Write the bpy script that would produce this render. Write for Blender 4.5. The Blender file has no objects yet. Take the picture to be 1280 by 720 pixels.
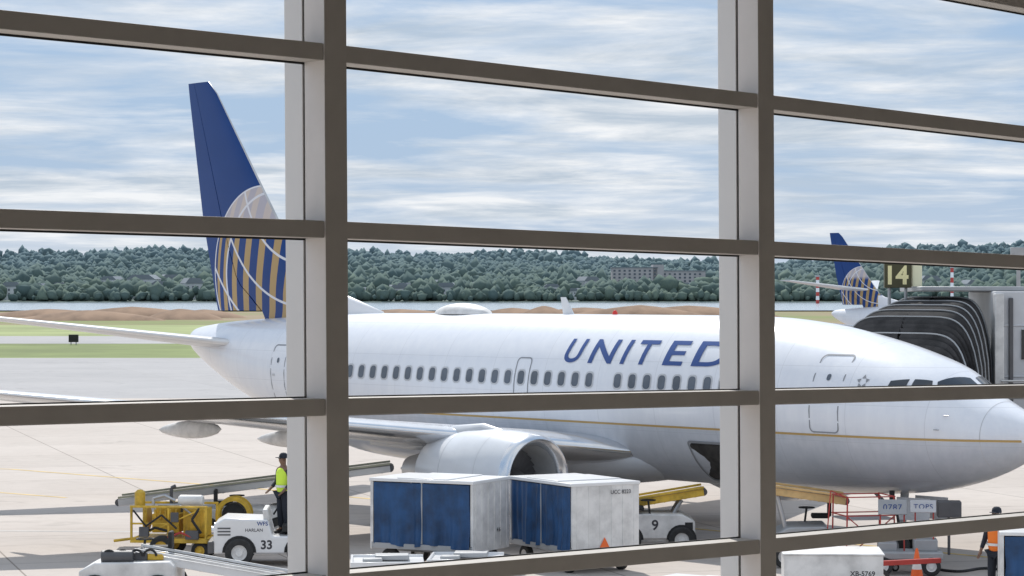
import bpy, bmesh, math, random
import numpy as np
from mathutils import Vector, Matrix
random.seed(7); np.random.seed(7)
R=math.radians
sc=bpy.context.scene
COL=sc.collection
H=5.93
# ------------------------------------------------------------------ materials
def nodes(m):
    m.use_nodes=True
    return m.node_tree.nodes, m.node_tree.links
def mat(name,col,rough=.5,metal=0.,var=.12,vs=1.5,bump=0.,bs=20.,coat=0.,dirt=0.,spec=.5):
    m=bpy.data.materials.new(name); N,L=nodes(m)
    b=N['Principled BSDF']
    b.inputs['Roughness'].default_value=rough; b.inputs['Metallic'].default_value=metal
    b.inputs['Coat Weight'].default_value=coat; b.inputs['Coat Roughness'].default_value=.08
    b.inputs['Specular IOR Level'].default_value=spec
    tc=N.new('ShaderNodeTexCoord'); no=N.new('ShaderNodeTexNoise')
    no.inputs['Scale'].default_value=vs; no.inputs['Detail'].default_value=6; no.inputs['Roughness'].default_value=.6
    L.new(tc.outputs['Object'],no.inputs['Vector'])
    cr=N.new('ShaderNodeValToRGB')
    lo=[max(0,c*(1-var-dirt)) for c in col]; hi=[min(1,c*(1+var)) for c in col]
    cr.color_ramp.elements[0].position=.3; cr.color_ramp.elements[1].position=.62
    cr.color_ramp.elements[0].color=(*lo,1); cr.color_ramp.elements[1].color=(*hi,1)
    L.new(no.outputs['Fac'],cr.inputs['Fac']); L.new(cr.outputs['Color'],b.inputs['Base Color'])
    if bump>0:
        n2=N.new('ShaderNodeTexNoise'); n2.inputs['Scale'].default_value=bs; n2.inputs['Detail'].default_value=4
        L.new(tc.outputs['Object'],n2.inputs['Vector'])
        bp=N.new('ShaderNodeBump'); bp.inputs['Strength'].default_value=bump; bp.inputs['Distance'].default_value=.02
        L.new(n2.outputs['Fac'],bp.inputs['Height']); L.new(bp.outputs['Normal'],b.inputs['Normal'])
    return m
class NX:
    "tiny math-node helper"
    def __init__(s,m): s.m=m; s.N,s.L=nodes(m)
    def op(s,o,a,b=None,c=None,clamp=False):
        n=s.N.new('ShaderNodeMath'); n.operation=o; n.use_clamp=clamp
        for i,v in enumerate((a,b,c)):
            if v is None: continue
            if isinstance(v,(int,float)): n.inputs[i].default_value=v
            else: s.L.new(v,n.inputs[i])
        return n.outputs[0]
    def mix(s,f,a,b):
        n=s.N.new('ShaderNodeMix'); n.data_type='RGBA'
        if isinstance(f,(int,float)): n.inputs[0].default_value=f
        else: s.L.new(f,n.inputs[0])
        for i,v in ((6,a),(7,b)):
            if isinstance(v,tuple): n.inputs[i].default_value=(*v,1)
            else: s.L.new(v,n.inputs[i])
        return n.outputs[2]
    def noise(s,vec,scale,detail=5,rough=.55,dist=0.):
        n=s.N.new('ShaderNodeTexNoise'); n.inputs['Scale'].default_value=scale; n.inputs['Detail'].default_value=detail
        n.inputs['Roughness'].default_value=rough; n.inputs['Distortion'].default_value=dist
        s.L.new(vec,n.inputs['Vector']); return n.outputs['Fac']
    def step(s,v,lo,hi):
        n=s.N.new('ShaderNodeMapRange'); n.inputs[1].default_value=lo; n.inputs[2].default_value=hi
        s.L.new(v,n.inputs[0]); return n.outputs[0]
M={}
M['white']=mat('white_paint',(.80,.80,.80),.35,var=.03,vs=.8,coat=.3,dirt=.06)
M['whitedirty']=mat('worn_white_paint',(.74,.73,.715),.5,var=.06,vs=2.5,dirt=.22,bump=.05)
M['grey']=mat('grey_metal',(.36,.37,.38),.45,.2,var=.1)
M['darkgrey']=mat('dark_grey_metal',(.10,.10,.105),.5,.2,var=.2)
M['black']=mat('black_rubber',(.02,.02,.021),.7,var=.3,vs=6)
M['tyre']=mat('tyre_rubber',(.03,.03,.03),.8,var=.3,vs=8)
M['silver']=mat('polished_metal',(.72,.73,.75),.22,.9,var=.05)
M['steel']=mat('brushed_steel',(.5,.5,.5),.4,.7,var=.12)
M['olivegrey']=mat('olive_grey_paint',(.34,.33,.24),.5,.1,var=.15,dirt=.15)
M['wing']=mat('wing_grey_paint',(.55,.565,.59),.35,var=.05,vs=.7,coat=.2)
M['nacelle']=mat('nacelle_white_paint',(.72,.735,.76),.3,var=.04,vs=.8,coat=.4,dirt=.05)
M['yellow']=mat('yellow_machine_paint',(.74,.47,.05),.45,var=.1,dirt=.3,vs=4)
M['orange']=mat('orange_paint',(.66,.44,.19),.5,var=.08,dirt=.15,vs=3)
M['cone']=mat('orange_plastic',(.9,.16,.03),.5,var=.05)
M['blue']=mat('curtain_blue_vinyl',(.010,.055,.15),.5,var=.4,vs=2.2,bump=.6,bs=4)
M['red']=mat('red_paint',(.45,.05,.04),.5,var=.1,dirt=.2)
M['glass']=mat('dark_glass',(.03,.035,.042),.10,var=.1,coat=.5)
M['winglass']=mat('cabin_window_glass',(.10,.12,.15),.15,var=.2)
M['seam']=mat('seam_grey',(.27,.28,.30),.6,var=.05)
M['softseam']=mat('soft_seam_grey',(.55,.56,.58),.5,var=.05)
M['gold']=mat('gold_line',(.50,.33,.12),.4,var=.05)
M['skin']=mat('skin',(.20,.11,.07),.5,var=.08)
M['hiviz']=mat('hiviz_yellow_cloth',(.66,.90,.08),.8,var=.08,bump=.3)
M['hivizo']=mat('hiviz_orange_cloth',(.92,.22,.03),.8,var=.08,bump=.3)
M['cloth']=mat('dark_navy_cloth',(.02,.024,.035),.9,var=.2,bump=.3)
M['reflect']=mat('reflective_tape',(.75,.75,.72),.4,var=.03)
M['bellows']=mat('black_bellows_fabric',(.032,.030,.030),.6,var=.5,vs=2.5,bump=.3,bs=8,spec=.35)
M['olive']=mat('sign_dark_face',(.06,.055,.02),.4,var=.1)
M['signyel']=mat('sign_cream_digits',(.86,.78,.42),.5,var=.02)
M['signpanel']=mat('sign_pale_yellow_panel',(.82,.79,.55),.5,var=.04)
M['bridge']=mat('bridge_grey_panel',(.58,.59,.61),.5,var=.06,dirt=.1,vs=.8)
M['ink']=mat('dark_lettering',(.04,.04,.05),.5,var=.05)
M['inkblue']=mat('blue_lettering',(.02,.07,.26),.35,var=.03)
M['frame']=mat('taupe_frame_metal',(.475,.45,.415),.55,.0,var=.04,vs=6,dirt=.03)
M['frameside']=mat('light_frame_side',(.82,.79,.775),.5,.0,var=.03,vs=3,dirt=.03)  # paler copy of the frame colour, with the light on its sides painted in
M['cap']=mat('exterior_white_cap',(.86,.86,.86),.4,var=.02)
M['room']=mat('interior_plaster',(.60,.57,.54),.9,var=.05)
M['roomfloor']=mat('interior_terrazzo',(.50,.47,.44),.4,var=.1,vs=8)
M['facade']=mat('exterior_panel',(.5,.49,.47),.6,var=.05)
M['dirt']=mat('brown_soil',(.25,.165,.11),.95,var=.3,vs=.15,bump=.5,bs=.6)
M['brick']=mat('far_brick',(.46,.44,.45),.9,var=.08,vs=.1)
M['housewall']=mat('house_siding',(.60,.62,.64),.8,var=.2,vs=.05)
M['houseroof']=mat('house_roof',(.22,.25,.28),.9,var=.15,vs=.05)
M['globered']=mat('beacon_red',(.7,.04,.03),.3)

# ------------------------------------------------------------------ mesh builder
class MB:
    def __init__(s): s.v=[]; s.f=[]; s.m=[]
    def add(s,vs,fs,m=0):
        o=len(s.v); s.v+= [tuple(p) for p in vs]
        for i,f in enumerate(fs):
            s.f.append(tuple(o+k for k in f)); s.m.append(m if isinstance(m,int) else m[i])
        return s
    def box(s,cx,cy,cz,sx,sy,sz,m=0,rot=None):
        pts=[Vector((x*sx/2,y*sy/2,z*sz/2)) for x in(-1,1) for y in(-1,1) for z in(-1,1)]
        if rot is not None: pts=[rot@p for p in pts]
        pts=[p+Vector((cx,cy,cz)) for p in pts]
        return s.add(pts,[(0,1,3,2),(4,6,7,5),(0,4,5,1),(2,3,7,6),(0,2,6,4),(1,5,7,3)],m)
    def bar(s,p0,p1,w,h,m=0):
        p0=Vector(p0);p1=Vector(p1);d=(p1-p0);l=d.length
        q=d.to_track_quat('X','Z').to_matrix()
        c=(p0+p1)/2
        return s.box(c.x,c.y,c.z,l,w,h,m,q)
    def tube(s,p0,p1,r0,r1=None,n=10,m=0,caps=True):
        if r1 is None:r1=r0
        p0=Vector(p0);p1=Vector(p1);q=(p1-p0).to_track_quat('Z','Y').to_matrix()
        vs=[];fs=[]
        for p,r in((p0,r0),(p1,r1)):
            for i in range(n):
                a=2*math.pi*i/n; vs.append(p+q@Vector((r*math.cos(a),r*math.sin(a),0)))
        for i in range(n): fs.append((i,(i+1)%n,n+(i+1)%n,n+i))
        if caps: fs.append(tuple(range(n))[::-1]); fs.append(tuple(range(n,2*n)))
        return s.add(vs,fs,m)
    def pipe(s,pts,r,n=6,m=0):
        for a,b in zip(pts[:-1],pts[1:]): s.tube(a,b,r,r,n,m)
        return s
    def loft(s,rings,m=0,closed=True,cap0=True,cap1=True,mf=None):
        n=len(rings[0]);vs=[p for r in rings for p in r];fs=[];mm=[]
        for j in range(len(rings)-1):
            for i in range(n if closed else n-1):
                k=(i+1)%n
                fs.append((j*n+i,j*n+k,(j+1)*n+k,(j+1)*n+i)); mm.append(mf(j,i) if mf else m)
        if closed and cap0: fs.append(tuple(range(n))[::-1]); mm.append(m if not mf else mf(0,-1))
        if closed and cap1: fs.append(tuple((len(rings)-1)*n+i for i in range(n))); mm.append(m if not mf else mf(len(rings)-2,-1))
        return s.add(vs,fs,mm)
    def lathe(s,prof,c,axis='x',n=32,m=0,mf=None,caps=False):
        rings=[]
        for a,r in prof:
            ring=[]
            for i in range(n):
                t=2*math.pi*i/n; u,w=r*math.cos(t),r*math.sin(t)
                p={'x':(a,u,w),'y':(u,a,w),'z':(u,w,a)}[axis]
                ring.append((p[0]+c[0],p[1]+c[1],p[2]+c[2]))
            rings.append(ring)
        return s.loft(rings,m,True,caps,caps,mf)
    def prism(s,prof,y0,y1,m=0):
        n=len(prof);vs=[(x,y0,z) for x,z in prof]+[(x,y1,z) for x,z in prof]
        fs=[(i,(i+1)%n,n+(i+1)%n,n+i) for i in range(n)]+[tuple(range(n))[::-1],tuple(range(n,2*n))]
        return s.add(vs,fs,m)
    def build(s,name,mats,parent=None,smooth=True,bevel=0,ang=35,label=None,recalc=True,loc=None):
        me=bpy.data.meshes.new(name); me.from_pydata(s.v,[],s.f)
        if not isinstance(mats,(list,tuple)): mats=[mats]
        for x in mats: me.materials.append(x)
        me.polygons.foreach_set('material_index',s.m)
        if recalc:
            bm=bmesh.new(); bm.from_mesh(me); bmesh.ops.recalc_face_normals(bm,faces=bm.faces); bm.to_mesh(me); bm.free()
        if smooth:
            me.polygons.foreach_set('use_smooth',[True]*len(me.polygons)); me.set_sharp_from_angle(angle=R(ang))
        me.update()
        o=bpy.data.objects.new(name,me); COL.objects.link(o)
        if parent is not None: o.parent=parent
        if loc: o.location=loc
        if bevel>0:
            b=o.modifiers.new('bevel','BEVEL'); b.width=bevel; b.segments=2; b.limit_method='ANGLE'; b.angle_limit=R(40)
        if label:o['label']=label
        return o
def T(name,label,cat,loc=(0,0,0),rz=0,group=None):
    e=bpy.data.objects.new(name,None); e.empty_display_size=.3; COL.objects.link(e)
    e.location=loc; e.rotation_euler=(0,0,rz); e['label']=label; e['category']=cat
    if group:e['group']=group
    return e
def text2d(s,bold=.0,shear=0,space=1.0):
    c=bpy.data.curves.new('t','FONT'); c.body=s; c.size=1; c.offset=bold; c.shear=shear; c.space_character=space
    o=bpy.data.objects.new('t',c); COL.objects.link(o); bpy.context.view_layer.update()
    dg=bpy.context.evaluated_depsgraph_get(); me=bpy.data.meshes.new_from_object(o.evaluated_get(dg))
    bpy.data.objects.remove(o)
    v=np.array([p.co[:] for p in me.vertices]); f=[tuple(p.vertices) for p in me.polygons]
    bpy.data.meshes.remove(me); return v,f
def lettering(s,h,origin,ux,uz,m,parent,bold=.02,width=None,name='lettering',space=1.0):
    "flat letters: centre origin, ux text direction, uz up"
    v,f=text2d(s,bold,0,space); ux=Vector(ux).normalized(); uz=Vector(uz).normalized()
    lo=v.min(0);hi=v.max(0); k=h/(hi[1]-lo[1]); kx=k if width is None else width/(hi[0]-lo[0])
    pts=[Vector(origin)+ux*((p[0]-(lo[0]+hi[0])/2)*kx)+uz*((p[1]-(lo[1]+hi[1])/2)*k) for p in v]
    b=MB(); b.add(pts,f); return b.build(name,m,parent,smooth=False,recalc=False)
def wheel(parent,x,y,z,r,w,rim='whitedirty'):
    b=MB(); b.lathe([(-w/2,r*.55),(-w/2,r*.9),(-w*.38,r),(w*.38,r),(w/2,r*.9),(w/2,r*.55)],(0,0,0),'y',24)
    t=b.build('wheel',M['tyre'],parent,loc=(x,y,z))
    b=MB(); b.lathe([(-w*.42,.001),(-w*.44,r*.25),(-w*.30,r*.3),(-w*.3,r*.48),(-w*.48,r*.56),(w*.48,r*.56),(w*.3,r*.48),(w*.3,r*.3),(w*.44,r*.25),(w*.42,.001)],(0,0,0),'y',20)
    b.build('rim',M[rim],t)
    return t
def one(name,m,parent,fn,bevel=0,**k):
    b=MB(); fn(b); return b.build(name,M[m],parent,bevel=bevel,**k)

# ------------------------------------------------------------------ aircraft
TH=R(47.46); CU,SU=math.cos(TH),math.sin(TH)
PN=(11.3,51.0)
def sta(px,r):
    k=(px-640)/3022
    return (PN[0]-SU*r-k*(PN[1]-CU*r))/(CU+SU*k)
SEC=[(0,2.95,2.89,.03),(.05,3.06,2.77,.15),(.15,3.15,2.67,.27),(.4,3.31,2.47,.48),(.8,3.51,2.24,.76),(1.2,3.69,2.06,1.00),(1.6,3.89,1.91,1.20),(2.0,4.16,1.79,1.36),
(2.4,4.39,1.69,1.49),(3.2,4.67,1.56,1.66),(4.5,5.0,1.45,1.80),(6.0,5.27,1.41,1.87),(7.5,5.40,1.40,1.88),(9,5.43,1.40,1.88),(15,5.43,1.40,1.88),(20,5.42,1.40,1.88),
(22,5.41,1.50,1.88),(24,5.37,1.86,1.80),(26,5.28,2.38,1.60),(27.7,5.20,2.92,1.33),(29,5.12,3.42,1.02),(30,5.02,3.85,.74),(30.7,4.92,4.18,.45),(31.0,4.78,4.38,.24)]
SA=np.array(SEC)
def pchip(x,y):
    h=np.diff(x);d=np.diff(y)/h;m=np.zeros(len(x))
    for i in range(1,len(x)-1):
        if d[i-1]*d[i]>0:
            w1=2*h[i]+h[i-1];w2=h[i]+2*h[i-1];m[i]=(w1+w2)/(w1/d[i-1]+w2/d[i])
    m[0]=d[0];m[-1]=d[-1]
    def f(q):
        q=min(max(q,x[0]),x[-1]);i=min(int(np.searchsorted(x,q,side='right'))-1,len(h)-1)
        t=(q-x[i])/h[i]
        return (2*t**3-3*t*t+1)*y[i]+(t**3-2*t*t+t)*h[i]*m[i]+(-2*t**3+3*t*t)*y[i+1]+(t**3-t*t)*h[i]*m[i+1]
    return f
fT,fB,fW=[pchip(SA[:,0],SA[:,k]) for k in(1,2,3)]
def sect(s):
    zt,zb,w=fT(s),fB(s),fW(s); zc=zb+.52*(zt-zb); return zt,zb,w,zc
def sp(s,phi,off=0.):
    zt,zb,w,zc=sect(s); a=(zt-zc) if math.sin(phi)>=0 else (zc-zb)
    c,sn=math.cos(phi),math.sin(phi)
    n=Vector((0,-c/w,sn/a)).normalized()
    return Vector((-s,-w*c,zc+a*sn))+n*off
def phiz(s,z):
    zt,zb,w,zc=sect(s); a=(zt-zc) if z>=zc else (zc-zb)
    return math.asin(max(-1,min(1,(z-zc)/a)))
def spz(s,z,off=0.): return sp(s,phiz(s,z),off)
def rr(hw,hh,rad,n=5):
    pts=[]
    for cx,cz,a0 in((hw-rad,hh-rad,0),(-hw+rad,hh-rad,90),(-hw+rad,-hh+rad,180),(hw-rad,-hh+rad,270)):
        for i in range(n): a=R(a0+90*i/(n-1)); pts.append((cx+rad*math.cos(a),cz+rad*math.sin(a)))
    return pts
def patch(sc_,zc_,hw,hh,rad,off,name,m,parent,label=None):
    b=MB();o=rr(hw,hh,rad);k=4
    rings=[[spz(sc_+p[0]*j/k,zc_+p[1]*j/k,off) for p in o] for j in range(1,k+1)]
    b.loft(rings,0,True,True,False)
    return b.build(name,m,parent,recalc=False)
def ringpatch(sc_,zc_,hw,hh,rad,wd,off,name,m,parent):
    b=MB();n=9
    o=rr(hw,hh,rad,n);i=rr(hw-wd,hh-wd,max(rad-wd,.005),n)
    def dens(q):
        out=[]
        for a,c in zip(q,q[1:]+q[:1]):
            for t in range(4): out.append((a[0]+(c[0]-a[0])*t/4,a[1]+(c[1]-a[1])*t/4))
        return out
    o,i=dens(o),dens(i)
    b.loft([[spz(sc_+p[0],zc_+p[1],off) for p in o],[spz(sc_+p[0],zc_+p[1],off) for p in i]],0,True,False,False)
    return b.build(name,m,parent,recalc=False)
mf=mat('fuselage_white_paint',(.83,.83,.84),.3,var=.02,vs=.5,coat=.45); x=NX(mf)
tc=x.N.new('ShaderNodeTexCoord').outputs['Object']
sx=x.N.new('ShaderNodeSeparateXYZ'); x.L.new(tc,sx.inputs[0]); X_,Y_,Z_=sx.outputs
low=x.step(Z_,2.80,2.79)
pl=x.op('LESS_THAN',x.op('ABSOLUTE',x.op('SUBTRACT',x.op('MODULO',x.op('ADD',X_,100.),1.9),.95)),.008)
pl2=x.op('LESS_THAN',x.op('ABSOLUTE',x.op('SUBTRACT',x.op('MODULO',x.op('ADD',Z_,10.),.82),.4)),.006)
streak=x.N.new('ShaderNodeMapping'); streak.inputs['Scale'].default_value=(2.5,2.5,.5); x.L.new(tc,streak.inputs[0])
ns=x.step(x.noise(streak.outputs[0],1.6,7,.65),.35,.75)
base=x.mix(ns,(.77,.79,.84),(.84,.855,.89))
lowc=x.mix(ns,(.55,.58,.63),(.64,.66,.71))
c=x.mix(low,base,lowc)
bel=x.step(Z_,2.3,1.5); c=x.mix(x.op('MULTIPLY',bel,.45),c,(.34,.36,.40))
c=x.mix(x.op('MULTIPLY',x.op('MAXIMUM',pl,pl2),.22),c,(.3,.3,.32))
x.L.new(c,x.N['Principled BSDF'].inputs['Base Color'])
# tail material
mt=mat('tail_blue_globe_paint',(.02,.06,.25),.4,coat=.12,spec=.3); x=NX(mt)
tc=x.N.new('ShaderNodeTexCoord').outputs['Object']
sx=x.N.new('ShaderNodeSeparateXYZ'); x.L.new(tc,sx.inputs[0]); X_,Y_,Z_=sx.outputs
RG=2.62
u=x.op('DIVIDE',x.op('SUBTRACT',x.op('MULTIPLY',X_,-1.),27.35),RG); v=x.op('DIVIDE',x.op('SUBTRACT',Z_,6.55),RG)
r2=x.op('ADD',x.op('MULTIPLY',u,u),x.op('MULTIPLY',v,v)); ins=x.op('LESS_THAN',r2,1.)
edge=x.op('MULTIPLY',ins,x.op('GREATER_THAN',r2,.965))
ta=R(8)
uu=x.op('ADD',x.op('MULTIPLY',u,math.cos(ta)),x.op('MULTIPLY',v,math.sin(ta)))
vv=x.op('SUBTRACT',x.op('MULTIPLY',v,math.cos(ta)),x.op('MULTIPLY',u,math.sin(ta)))
den=x.op('SQRT',x.op('MAXIMUM',x.op('SUBTRACT',1.,x.op('MULTIPLY',x.op('MULTIPLY',vv,vv),.55)),.02))
lon=x.op('ARCSINE',x.op('MINIMUM',x.op('DIVIDE',uu,den),1.))
g1=x.op('SINE',x.op('ADD',x.op('MULTIPLY',lon,23.),.4))
gold=x.op('MULTIPLY',ins,x.op('GREATER_THAN',g1,.15))
def circ(cu,cv,rad,w):
    a=x.op('SUBTRACT',u,cu); b_=x.op('SUBTRACT',v,cv)
    d=x.op('SQRT',x.op('ADD',x.op('MULTIPLY',a,a),x.op('MULTIPLY',b_,b_)))
    return x.op('LESS_THAN',x.op('ABSOLUTE',x.op('SUBTRACT',d,rad)),w)
ln=circ(-.75,1.25,1.15,.014)
for q in ((-.75,1.25,1.62,.014),(-.75,1.25,2.1,.014),(-.25,-.05,.99,.014)): ln=x.op('MAXIMUM',ln,circ(*q))
lines=x.op('MULTIPLY',ins,ln)
blue=x.mix(x.noise(tc,.8),(.004,.040,.18),(.007,.052,.225))
top=x.step(v,.50,.62)
c=x.mix(gold,blue,(.46,.31,.14))
c=x.mix(x.op('MULTIPLY',x.op('MULTIPLY',ins,top),.72),c,(.66,.60,.60))
c=x.mix(x.op('MAXIMUM',lines,edge),c,(.72,.72,.76))
dors=x.op('MULTIPLY',x.op('LESS_THAN',Z_,6.35),x.op('GREATER_THAN',X_,-25.6))
c=x.mix(dors,c,(.82,.82,.84))
x.L.new(c,x.N['Principled BSDF'].inputs['Base Color'])

A=T('airplane','white passenger jet with blue tail and gold globe, parked at gate','airplane',(PN[0],PN[1],0),-TH)
ss=list(np.concatenate([np.array([0,.02,.05,.1,.15,.22,.3,.4]),np.arange(.5,8,.14),np.arange(8,20,1.),np.arange(20,30.6,.35),[30.7,30.85,31.0]]))
b=MB(); NP=72
b.loft([[sp(s,2*math.pi*i/NP) for i in range(NP)] for s in ss])
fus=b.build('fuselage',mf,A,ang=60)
for i in range(-9,30):
    s=20.77-.486*i-.08
    if i in(19,): continue
    if s<6.0 or s>24.0: continue
    b=ringpatch(s,3.86,.150,.205,.11,.04,.006,'window_frame',M['softseam'],A)
    w=patch(s,3.86,.115,.165,.09,.010,'window',M['winglass'],A)
    b.parent=w
for nm,s,z,hw,hh in(('overwing_exit_door',14.35,3.86,.27,.50),('service_door',4.62,3.74,.40,.86),('aft_service_door',24.55,3.72,.36,.80)):
    d=ringpatch(s,z,hw,hh,.12,.03,.008,nm,M['seam'],A)
    if hh>.6:
        h=patch(s,z+.36,.05,.07,.045,.012,'door_window',M['winglass'],d)
        h=patch(s+.2,z-.05,.06,.03,.02,.012,'handle',M['softseam'],d)
patch(8.15,2.03,.66,.44,.08,.012,'cargo_hold_opening',mat('cargo_hold_dark',(.035,.032,.03),.9,var=.5,vs=4),A)  # flat dark patch on the skin; its colour stands in for shade inside the hold
ringpatch(8.15,2.03,.72,.50,.1,.05,.016,'cargo_door_frame',M['seam'],A)
b=MB();n=160;r0=[];r1=[]
for i in range(n+1):
    s=.35+i*(20.6-.35)/n; z=2.83
    r0.append(spz(s,z-.024,.008)); r1.append(spz(s,z+.024,.008))
b.loft([r0,r1],0,False); b.build('gold_stripe',M['gold'],A,recalc=False)
b=MB();b.loft([[sp(s,2*math.pi*i/NP,.004) for i in range(NP)] for s in(1.06,1.075)],0,True,False,False)
b.build('radome_seam',M['softseam'],A,recalc=False)
def cw(c4,name):
    b=MB();n=6;rows=[]
    for j in range(n+1):
        row=[]
        for i in range(n+1):
            a,t=i/n,j/n
            s=(c4[0][0]*(1-a)+c4[1][0]*a)*(1-t)+(c4[3][0]*(1-a)+c4[2][0]*a)*t
            p=(c4[0][1]*(1-a)+c4[1][1]*a)*(1-t)+(c4[3][1]*(1-a)+c4[2][1]*a)*t
            row.append(sp(s,p,.012))
        rows.append(row)
    b.loft(rows,0,False); return b.build(name,M['glass'],A,recalc=False)
def cz(s,z): return (s,phiz(s,z))
for sgn in(0,1):
    def mir(c): return [(s,(math.pi-p) if sgn else p) for s,p in c]
    cw(mir([cz(3.15,3.80),cz(2.74,3.72),cz(2.74,4.09),cz(3.12,4.05)]),'cockpit_window')
    cw(mir([cz(2.64,3.71),cz(2.10,3.66),cz(2.30,4.06),cz(2.64,4.09)]),'cockpit_window')
    cw(mir([cz(2.00,3.65),(1.52,R(86)),(1.93,R(86)),cz(2.21,4.04)]),'windshield')
letters=[('U',707,731),('N',739,772),('I',779,788),('T',793,821),('E',832,860),('D',868,914)]
for ch,x0,x1 in letters:
    v,f=text2d(ch,.016); lo,hi=v.min(0),v.max(0)
    me=bpy.data.meshes.new('lettering'); me.from_pydata([tuple(p) for p in v],[],f)
    bm=bmesh.new(); bm.from_mesh(me); bmesh.ops.triangulate(bm,faces=bm.faces)
    for _ in range(2): bmesh.ops.subdivide_edges(bm,edges=bm.edges,cuts=1,use_grid_fill=True)
    for p in bm.verts:
        fx=(p.co.x-lo[0])/(hi[0]-lo[0]); fz=(p.co.y-lo[1])/(hi[1]-lo[1])
        z=4.26+.57*fz; s0,s1=sta(x0,1.60),sta(x1-4,1.60)
        s=s0+(s1-s0)*fx-(fz)*.07
        p.co=spz(s,z,.014)
    bm.to_mesh(me); bm.free(); me.materials.append(M['inkblue'])
    o=bpy.data.objects.new('lettering',me); COL.objects.link(o); o.parent=A
b=MB()
for k in range(5):
    a=2*math.pi*k/5+.3; cs,czz_=3.75+.10*math.cos(a),4.02+.10*math.sin(a)
    b.add([spz(cs+.055*math.cos(a+2*math.pi*j/3),czz_+.055*math.sin(a+2*math.pi*j/3),.012) for j in range(3)],[(0,1,2)])
b.build('alliance_emblem',M['seam'],A,recalc=False)
b=MB();rings=[]
for t in np.linspace(0,1,13):
    s=17.5+2.3*t; k=max(.02,math.sin(math.pi*t)**.6)
    rings.append([(-s,.42*k*math.cos(a),5.40+.30*k*max(0,math.sin(a))) for a in np.linspace(0,math.pi,13)])
b.loft(rings,0,False); b.build('antenna_dome',M['whitedirty'],A)
b=MB(); b.add([(-14.75,-.02,5.38),(-14.35,-.02,5.38),(-14.68,-.012,5.86),(-14.86,-.012,5.86),(-14.75,.02,5.38),(-14.35,.02,5.38),(-14.68,.012,5.86),(-14.86,.012,5.86)],[(0,1,2,3),(4,5,6,7),(0,1,5,4),(1,2,6,5),(2,3,7,6),(3,0,4,7)])
b.build('blade_antenna',M['white'],A)
b=MB(); b.lathe([(0,.07),(.06,.065),(.11,.03),(.12,.001)],(-12.9,0,5.42),'z',12); b.build('beacon_light',M['globered'],A)
def foil(le,te,th,pos,frac=(0,1),n=14):
    ring=[];c=te-le
    ts=[frac[0]+(frac[1]-frac[0])*(.5-.5*math.cos(math.pi*i/n)) for i in range(n+1)]
    def yt(t): return 5*th*c*(.2969*math.sqrt(t)-.126*t-.3516*t*t+.2843*t**3-.1036*t**4)*.9+.004
    for t in ts: ring.append((le+c*t,yt(t)))
    for t in ts[::-1]: ring.append((le+c*t,-yt(t)))
    return [pos(s,h) for s,h in ring]
FS=[(5.0,21.6,29.6),(5.45,22.0,29.83),(5.93,23.7,29.97),(6.2,24.9,30.04),(6.5,25.5,30.12),(7.4,26.25,30.38),(8.22,26.9,30.6),(10,28.3,30.94),(12.0,29.87,31.32),(12.38,30.3,31.38)]
for nm,fr in(('tail_fin',(0,.70)),('rudder',(.71,1))):
    b=MB();rings=[]
    for z,le,te in FS:
        if nm=='rudder' and z<5.3: continue
        th=.10 if z>6.4 else .045+.055*max(0,(z-5.4))
        rings.append(foil(le,te,th,lambda s,h,z=z:(-s,h,z),fr))
    nn=len(rings[0])
    b.loft(rings,0,True,True,True,mf=(lambda j,i,nn=nn:1 if (i in(0,nn-1,nn-2) or i==1) and nm=='tail_fin' and j>3 else 0))
    b.build(nm,[mt,M['steel']],A,ang=50)
for sg,nm in((-1,'stabilizer'),(1,'stabilizer')):
    b=MB();rings=[]
    for t in np.linspace(0,1,7):
        r=.75+6.45*t; le=27.2+4.35*t; te=30.9+1.95*t; z=4.47+.85*t
        rings.append(foil(le,te,.09,lambda s,h,r=r,z=z:(-s,sg*r,z+h)))
    nn=len(rings[0]); b.loft(rings,0,mf=lambda j,i:1 if i in(0,1,nn-1,nn-2,nn-3) else 0); b.build(nm,[M['wing'],M['white']],A,ang=50)
def wle(r): return 11.2+(r-1.9)*.62 if r<4.8 else 11.2+2.9*.62+(r-4.8)*.60
def wte(r): return 18.3+ .08*(r-1.9) if r<5.7 else 18.6+(r-5.7)*.283
def wz(r): return 2.22+(r-1.9)*.118
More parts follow.
